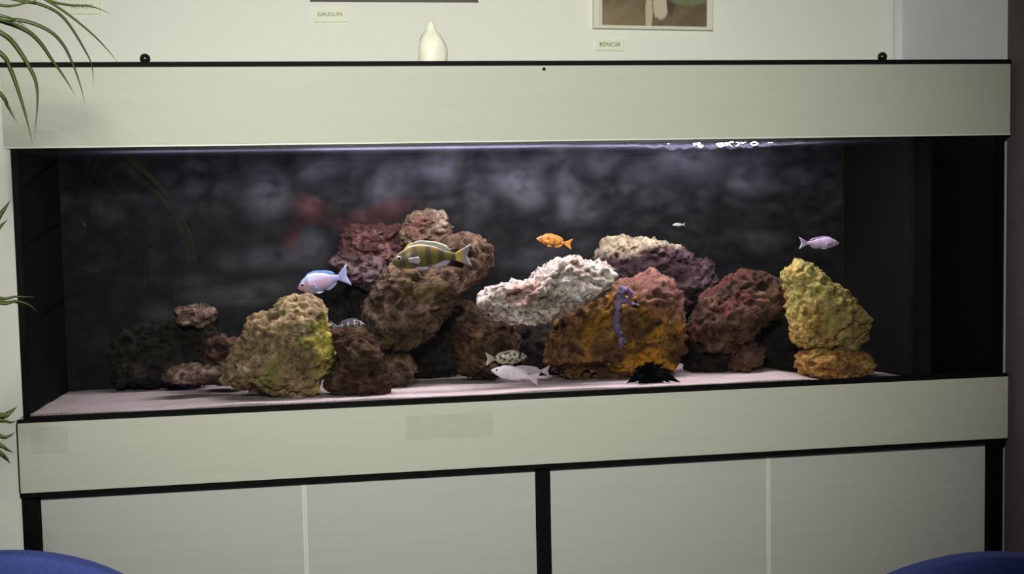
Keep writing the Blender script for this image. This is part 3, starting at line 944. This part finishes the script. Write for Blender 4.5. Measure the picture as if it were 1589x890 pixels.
# ------------------------------------------------------------------ purple growth and black tuft
def growth():
    Yg = 0.152
    bm = bmesh.new()
    main = [(968, 446), (963, 458), (960, 472), (957, 487), (957, 502), (960, 516), (963, 528), (961, 540)]
    pts = smooth_path([at(px, py, Yg + 0.004 * math.sin(i * 1.7)) for i, (px, py) in enumerate(main)], 6)
    rr = [(0.0085 - 0.0050 * i / (len(pts) - 1)) * (1 + 0.35 * noise.noise(Vector((i * 0.35, 2, 2)))) for i in range(len(pts))]
    tube(bm, pts, rr, 12)
    for br in ([(960, 472), (968, 466), (980, 470), (992, 476)], [(966, 452), (974, 448), (979, 456), (974, 466)], [(960, 515), (966, 524), (970, 531)]):
        p = smooth_path([at(px, py, Yg) for (px, py) in br], 4)
        tube(bm, p, [0.0062 * (1 - 0.75 * i / (len(p) - 1)) for i in range(len(p))], 10)
    for v in bm.verts:
        v.co += Vector((noise.noise(v.co * 140), noise.noise(v.co * 140 + Vector((7, 0, 0))), noise.noise(v.co * 140 + Vector((0, 7, 0))))) * 0.006
    o = link('purple_growth', bm, plain('purple_growth', (0.135, 0.10, 0.18), 0.85, 0.35, 120, bump=0.5), None, True)
    tag(o, 'thin purple branching growth hanging down the orange boulder', 'growth')
growth()

def blade(bm, pts, width, th, face=Vector((0, -1, 0)), sheet=False):
    n = len(pts)
    rings = []
    for i, p in enumerate(pts):
        t = (pts[min(i + 1, n - 1)] - pts[max(i - 1, 0)]).normalized()
        wv = t.cross(face)
        wv = wv.normalized() if wv.length > 1e-6 else t.orthogonal().normalized()
        nv = wv.cross(t).normalized()
        u = i / (n - 1)
        ww = width * min(1.0, 0.45 + u * 2.6) * max(0.04, (1 - u ** 2.6))
        rings.append([bm.verts.new(p + wv * ww / 2 - nv * ww * .12), bm.verts.new(p + nv * th), bm.verts.new(p - wv * ww / 2 - nv * ww * .12), bm.verts.new(p - nv * th)])
    if sheet:                      # a real leaf is a single thin sheet
        for i in range(n):
            bm.verts.remove(rings[i][3])
    for i in range(n - 1):
        for k in range(2 if sheet else 4):
            bm.faces.new((rings[i][k], rings[i][(k + 1) % 4], rings[i + 1][(k + 1) % 4], rings[i + 1][k]))
    if not sheet:
        bm.faces.new(rings[0]); bm.faces.new(rings[-1])

def tuft():
    c = at(1008, 590, 0.075)
    c.z = sand_z(c.x, c.y) - 0.002
    bm = bmesh.new()
    tips = [(1050, 588), (1056, 594), (1040, 603), (1028, 604), (980, 605), (972, 600), (985, 572), (1000, 562), (1015, 560), (1030, 566), (1045, 576), (992, 600), (1015, 602), (1004, 575), (1022, 575), (1036, 585), (978, 590), (996, 568), (1008, 564), (1022, 568), (1030, 580), (1042, 590), (988, 580), (1000, 584), (1012, 580), (1022, 588), (990, 592), (1004, 596), (1030, 596), (982, 584), (1016, 572), (1026, 574), (998, 574), (1046, 584), (1010, 590), (1018, 594)]
    for i, (px, py) in enumerate(tips):
        yy = 0.075 + random.uniform(-0.035, 0.035)
        e = at(px, py, yy)
        e.z = max(e.z, sand_z(e.x, e.y) + 0.002)
        s = c + Vector((random.uniform(-.012, .012), random.uniform(-.012, .012), 0.0))
        m_ = s.lerp(e, 0.5) + Vector((0, 0, 0.012))
        blade(bm, smooth_path([s, m_, e], 6), 0.017, 0.0016)
    o = link('black_tuft', bm, plain('black_weed', (0.003, 0.003, 0.003), 0.9, 0.3, 60, spec=0.0), None, True)
    tag(o, 'black spiky tuft on the sand at the foot of the orange boulder', 'tuft')
tuft()

# ------------------------------------------------------------------ ornament on the hood
def ornament():
    c = at(671, 88, 0.17)
    bm = bmesh.new()
    k = (0.17 - CAM.y) / F
    prof_px = [(24.5, 88), (23.5, 84), (22, 76), (21.5, 66), (21, 58), (20, 50), (17.5, 42), (13.5, 35), (9.5, 31), (8, 27), (6.5, 21), (4.5, 16), (2, 14)]
    z0 = HT
    prof = [(r * k, z0 + (88 - y) * k) for (r, y) in prof_px]
    prof = [(prof[0][0] * .9, z0)] + [(r, z + .001) for r, z in prof]
    def fn(p, a, z):
        h = z - z0
        sw = 1 + 0.05 * math.sin(3 * a + h * 60) + 0.03 * math.sin(5 * a - h * 90)
        x = c.x + (p.x - c.x) * sw - 0.004 * (1 - min(1, h / 0.1)) * (1 if p.x < c.x else 0.2)
        return Vector((x + 0.002 * math.sin(h * 50), 0.17 + (p.y - 0.17) * sw * 0.8, z))
    lathe(bm, prof, c.x, 0.17, 36, fn)
    o = link('ornament', bm, M['cream'], None, True)
    tag(o, 'small cream white pointed ornament standing on the hood', 'ornament')
ornament()

# ------------------------------------------------------------------ pictures and cards on the back wall
def painting_mat():
    m = NT('brown_canvas')
    v = m.coord()
    f = m.noise(v, 14, 6, 0.6, 0.5)
    g = m.noise(v, 60, 3)
    c = m.ramp(f, [(0.25, (0.10, 0.065, 0.028)), (0.5, (0.22, 0.165, 0.082)), (0.75, (0.28, 0.22, 0.12))])
    s = m.sep(v)
    sh = m.ramp(m.math('ADD', m.math('MULTIPLY', s[0], 3.2), 0.5), [(0.1, (1.0, 1.0, 1.0)), (0.95, (0.55, 0.52, 0.48))])
    c = m.mix(1.0, c, sh, 'MULTIPLY')
    # a pale two-lobed brush mark low in the middle
    for (bx, bz, rx, rz, col) in ((-0.010, -0.195, 0.010, 0.055, (0.52, 0.45, 0.30)), (0.018, -0.175, 0.020, 0.035, (0.55, 0.48, 0.34)), (0.045, -0.165, 0.012, 0.032, (0.07, 0.04, 0.035)), (0.09, -0.155, 0.05, 0.018, (0.16, 0.19, 0.08))):
        dx = m.math('DIVIDE', m.math('SUBTRACT', s[0], bx), rx)
        dz = m.math('DIVIDE', m.math('SUBTRACT', s[2], bz), rz)
        r = m.math('ADD', m.math('MULTIPLY', dx, dx), m.math('MULTIPLY', dz, dz))
        r = m.math('ADD', r, m.math('MULTIPLY', m.math('SUBTRACT', g, 0.5), 1.2))
        c = m.mix(m.ramp(r, [(0.5, 1.0), (1.0, 0.0)]), c, col)
    m.col(c)
    m.set(Roughness=0.6)
    return m.m

def picture(x0, x1, z0, h, side, bottom, fm, canvas, label, tilt=0.0, mat_w=0.0, name='picture', d=0.018):
    cx = (x0 + x1) / 2
    w2 = (x1 - x0) / 2
    y1 = WY - 0.001
    cz = z0 + h / 2
    r = thing(name, (cx, y1, cz), label, 'picture')
    def loc(nm, dims, mt, bev=0.0):
        bm = bmesh.new(); box(bm, *dims, bev=bev)
        o = link(nm, bm, mt, None); o.parent = r
        return o
    bm = bmesh.new()
    box(bm, -w2, -w2 + side, -d, 0, -h / 2, h / 2, bev=0.001)
    box(bm, w2 - side, w2, -d, 0, -h / 2, h / 2, bev=0.001)
    box(bm, -w2 + side, w2 - side, -d, 0, -h / 2, -h / 2 + bottom, bev=0.001)
    box(bm, -w2 + side, w2 - side, -d, 0, h / 2 - bottom, h / 2, bev=0.001)
    o = link('frame', bm, fm, None); o.parent = r
    loc('canvas', (-w2 + side, w2 - side, -d * 0.55, -0.002, -h / 2 + bottom, h / 2 - bottom), canvas)
    if mat_w:
        loc('mat_strip', (-w2 + side, -w2 + side + mat_w, -d * 0.6, -d * 0.56, -h / 2 + bottom, h / 2 - bottom), M['mat_beige'])
    r.rotation_euler = (0, tilt, 0)
    return r
a, b = at(921, 44.5, WY), at(1104.5, 48.5, WY)
picture(a.x, b.x, (a.z + b.z) / 2, 0.46, 0.014, 0.0075, M['frame_white'], painting_mat(), 'brown painting in a thin white frame on the back wall', math.radians(0.9), 0.008)
a, b = at(481, 2.5, WY), at(740, 1.0, WY)
picture(a.x, b.x, a.z, 0.36, 0.012, 0.012, M['frame_brown'], plain('muted_canvas', (0.25, 0.24, 0.16), 0.7, 0.4, 12), 'dark brown framed picture cut off by the top of the photo', 0)

def text_mesh(body, size):
    cu = bpy.data.curves.new('lettering_curve', 'FONT')
    cu.body = body
    cu.size = size
    cu.extrude = 0.0002
    cu.align_x = 'CENTER'
    cu.align_y = 'CENTER'
    ob = bpy.data.objects.new('lettering_tmp', cu)
    COL.objects.link(ob)
    dg = bpy.context.evaluated_depsgraph_get()
    me = bpy.data.meshes.new_from_object(ob.evaluated_get(dg))
    bpy.data.objects.remove(ob)
    return me
def card(pa, pb, text, tpx, label, tilt=0.0, twidth=0.7):
    a, b = at(*pa, WY), at(*pb, WY)
    cx, cz = (a.x + b.x) / 2, (a.z + b.z) / 2
    w2, h2 = (b.x - a.x) / 2, (a.z - b.z) / 2
    r = thing('name_card', (cx, WY - 0.0005, cz), label, 'name card')
    bm = bmesh.new(); box(bm, -w2, w2, -0.004, 0, -h2, h2, bev=0.0008)
    o = link('card', bm, M['paper'], None); o.parent = r
    me = text_mesh(text, 0.018)
    xs = [v.co.x for v in me.vertices]
    k = 2 * w2 * twidth / (max(xs) - min(xs))
    kz = k * 0.95
    for v in me.vertices:
        v.co = Vector((v.co.x * k, -0.0042 - v.co.z, v.co.y * kz + tpx * h2))
    me.materials.append(M['ink'])
    t = bpy.data.objects.new('lettering', me); COL.objects.link(t); t.parent = r
    r.rotation_euler = (0, tilt, 0)
card((924, 61), (968, 79), 'RENOIR', 0.05, 'RENOIR name card under the white framed painting', 0.01, 0.74)
card((486, 14), (538, 34.5), 'GAUGUIN', 0.15, 'GAUGUIN name card under the brown framed picture', -0.01, 0.74)
card((100, -6), (157, 22.5), 'RENOIR', -0.15, 'RENOIR name card at the left behind the palm leaves', 0, 0.62)

# ------------------------------------------------------------------ chairs
def chair(crest, Y, label, yaw):
    c = at(*crest, Y)
    zt = c.z
    root = thing('visitor_chair', (c.x, Y, 0), label, 'chair', None)
    def put(nm, bm, mt, sm=True, par=None):
        o = link(nm, bm, mt, None, sm); o.parent = par or root
        return o
    # backrest pad: an ellipse of upholstery, gently curved round the sitter (who faces +y)
    bm = bmesh.new()
    bmesh.ops.create_uvsphere(bm, u_segments=64, v_segments=32, radius=1.0)
    a_, b_ = 0.225, 0.18
    for v in bm.verts:
        x, y, z = v.co
        r = math.hypot(x, z)
        g = 1.0 if r < 1e-6 else (1 - (1 - min(1, r)) ** 1.6) / r
        X = a_ * x * g; Z = b_ * z * g
        Yv = 0.026 * math.copysign(abs(y) ** 0.45, y)
        v.co = Vector((X, Yv + 0.9 * X * X - 0.10 * Z, Z + zt - b_))
    put('backrest', bm, M['blue'])
    bm = bmesh.new()
    box(bm, -0.23, 0.23, 0.05, 0.50, 0.41, 0.475, bev=0.028, seg=4)
    put('seat', bm, M['blue'])
    for sx in (-1, 1):
        bm = bmesh.new()
        tube(bm, smooth_path([(sx * 0.215, -0.02, 0.0), (sx * 0.215, 0.03, 0.40), (sx * 0.12, 0.028, 0.43), (sx * 0.10, 0.045, zt - 2 * b_ + 0.12)], 8), 0.011, 12)
        put('rear_leg', bm, M['chrome'])
        bm = bmesh.new()
        tube(bm, smooth_path([(sx * 0.215, 0.50, 0.0), (sx * 0.212, 0.46, 0.40), (sx * 0.19, 0.42, 0.405), (sx * 0.19, 0.08, 0.405)], 8), 0.011, 12)
        put('front_leg', bm, M['chrome'])
    root.rotation_euler = (0, 0, yaw)
chair((-8, 851), -0.78, 'blue fabric chair at the bottom left corner of the photo', 0.0)
chair((1513, 853), -1.08, 'blue fabric chair at the bottom right corner of the photo', 0.0)

# ------------------------------------------------------------------ palm
def palm():
    px_, py_ = -0.66, -1.05
    r = thing('potted_palm', (px_, py_, 0), 'potted palm with long thin drooping leaflets left of the aquarium', 'plant')
    bm = bmesh.new()
    lathe(bm, [(0.11, 0.0), (0.15, 0.26), (0.165, 0.26), (0.165, 0.30), (0.145, 0.30), (0.14, 0.27)], px_, py_, 40)
    link('pot', bm, M['pot'], r, True)
    bm = bmesh.new()
    lathe(bm, [(0.05, 0.262), (0.135, 0.268), (0.10, 0.282), (0.01, 0.287)], px_, py_, 32)
    link('soil', bm, M['soil'], r, True)
    crown = Vector((px_, py_, 0.28))
    def frond(rachis, leaflets, nm='frond', mt=None):
        bm = bmesh.new()
        p = smooth_path(rachis, 8)
        tube(bm, p, [0.0065 * (1 - 0.75 * i / (len(p) - 1)) for i in range(len(p))], 8)
        for (pts, wd) in leaflets:
            blade(bm, smooth_path(pts, 6), wd, 0.0006, sheet=mt is not None)
        link(nm, bm, mt or M['leaf'], r, True)
    def lf(pts, ya, yb, wd):
        n = len(pts)
        return ([at(p[0], p[1], ya + (yb - ya) * i / (n - 1)) for i, p in enumerate(pts)], wd)
    # frond whose leaflets droop in front of the hood's left end
    ra = [crown, Vector((px_ + .04, py_ + .03, 0.9)), at(-420, 60, -0.85), at(-180, -60, -0.78), at(-40, -35, -0.72), at(40, -18, -0.70)]
    L1 = [
        lf([(-60, 10), (0, 28), (40, 33), (75, 47), (97, 68), (112, 97), (124, 130), (133, 165)], -.72, -.66, .0052),
        lf([(-30, -14), (25, 0), (60, 6), (90, 20), (110, 42), (130, 75), (142, 100), (146, 134)], -.72, -.62, .0045),
        lf([(30, -20), (80, 2), (110, 8), (142, 10), (176, 23)], -.70, -.62, .0036),
        lf([(35, -18), (78, 4), (108, 24), (140, 50), (165, 75), (186, 101)], -.70, -.62, .0034),
        lf([(-90, 10), (0, 32), (40, 47), (62, 66), (80, 92), (100, 120), (118, 150)], -.74, -.66, .0062),
        lf([(-60, 15), (0, 50), (20, 66), (40, 95), (55, 125), (58, 160), (53, 218)], -.76, -.70, .0066),
        lf([(-70, 30), (0, 82), (15, 105), (28, 140), (40, 180), (51, 224)], -.76, -.70, .0062),
        lf([(-60, 90), (0, 145), (12, 165), (26, 190)], -.78, -.72, .0056),
        lf([(-60, -10), (0, 8), (30, 7), (70, -4)], -.74, -.70, .004),
        lf([(-100, 0), (0, 24), (20, 30), (45, 44)], -.76, -.74, .004),
    ]
    frond(ra, L1)
    rb = [crown, Vector((px_ + .03, py_ + .02, 0.75)), at(-330, 420, -0.82), at(-150, 420, -0.78), at(-30, 452, -0.74)]
    L2 = [
        lf([(-60, 440), (0, 462), (25, 460), (55, 461)], -.75, -.70, .0042),
        lf([(-50, 446), (0, 470), (25, 467), (45, 473), (58, 483)], -.75, -.70, .0044),
        lf([(-80, 440), (0, 466), (20, 468), (40, 475)], -.75, -.70, .0034),
        lf([(-130, 420), (-30, 370), (0, 333), (17, 309)], -.78, -.70, .010),
        lf([(-130, 422), (-30, 390), (0, 352), (12, 340)], -.78, -.72, .006),
    ]
    frond(rb, L2)
    rc = [crown, Vector((px_ + .05, py_ + .04, 0.55)), at(-280, 640, -0.82), at(-120, 635, -0.78), at(-30, 650, -0.76)]
    L3 = [
        lf([(-70, 640), (0, 645), (14, 640), (27, 630)], -.78, -.72, .009),
        lf([(-60, 645), (0, 652), (16, 655), (28, 652)], -.78, -.72, .006),
        lf([(-50, 650), (0, 676), (14, 676), (24, 670)], -.78, -.74, .006),
        lf([(-60, 650), (0, 690), (10, 697), (22, 702)], -.78, -.74, .006),
        lf([(-70, 655), (-5, 700), (8, 710), (16, 719)], -.78, -.74, .008),
    ]
    frond(rc, L3)
    # fronds nearer the camera side, seen only as reflections in the glass
    def mirror(px, py, d):
        p = at(px, py, d); return Vector((p.x, -d, p.z))
    rd = [crown, Vector((px_ + .02, py_ - .15, 0.8)), mirror(120, 215, 1.48), mirror(180, 240, 1.47), mirror(230, 280, 1.46), mirror(275, 330, 1.45), mirror(296, 390, 1.44), mirror(302, 470, 1.44)]
    L4 = [([mirror(180, 240, 1.47), mirror(212, 265, 1.46), mirror(245, 297, 1.46), mirror(280, 345, 1.45)], .050),
          ([mirror(275, 330, 1.45), mirror(292, 380, 1.44), mirror(300, 430, 1.44), mirror(303, 490, 1.44)], .034)]
    for k in range(16):
        x = 95 + k * 13; 
        L4.append(([mirror(150 + k * 8, 235 + k * 11, 1.5), mirror(130 + k * 9, 290 + k * 12, 1.53), mirror(115 + k * 9 + random.uniform(-20, 20), 390 + k * 9, 1.56)], .010))
    frond(rd, L4, mt=M['bright_leaf'])
    # the rest of the crown, away from the tank
    for k in range(9):
        an = math.radians(100 + k * 22 + random.uniform(-8, 8))
        reach = random.uniform(0.45, 0.65); hh = random.uniform(1.15, 1.75)
        dr = Vector((math.cos(an), math.sin(an), 0))
        ra = [crown, crown + dr * 0.06 + Vector((0, 0, 0.45)), crown + dr * reach * 0.45 + Vector((0, 0, (hh - .28) * 0.9)), crown + dr * reach * 0.8 + Vector((0, 0, hh - .28)), crown + dr * reach * 1.1 + Vector((0, 0, hh - .42))]
        p = smooth_path(ra, 8)
        lfs = []
        for j in range(14, len(p) - 1):
            for sg in (-1, 1):
                t = (p[j + 1] - p[j]).normalized()
                sd_ = Vector((-dr.y, dr.x, 0)) * sg
                ln = 0.30 * (1 - 0.5 * abs(j / len(p) - 0.7))
                lfs.append(([p[j], p[j] + sd_ * ln * .45 + t * ln * .35 + Vector((0, 0, .02)), p[j] + sd_ * ln * .75 + t * ln * .6 - Vector((0, 0, ln * .35))], .011))
        frond(ra, lfs)
palm()
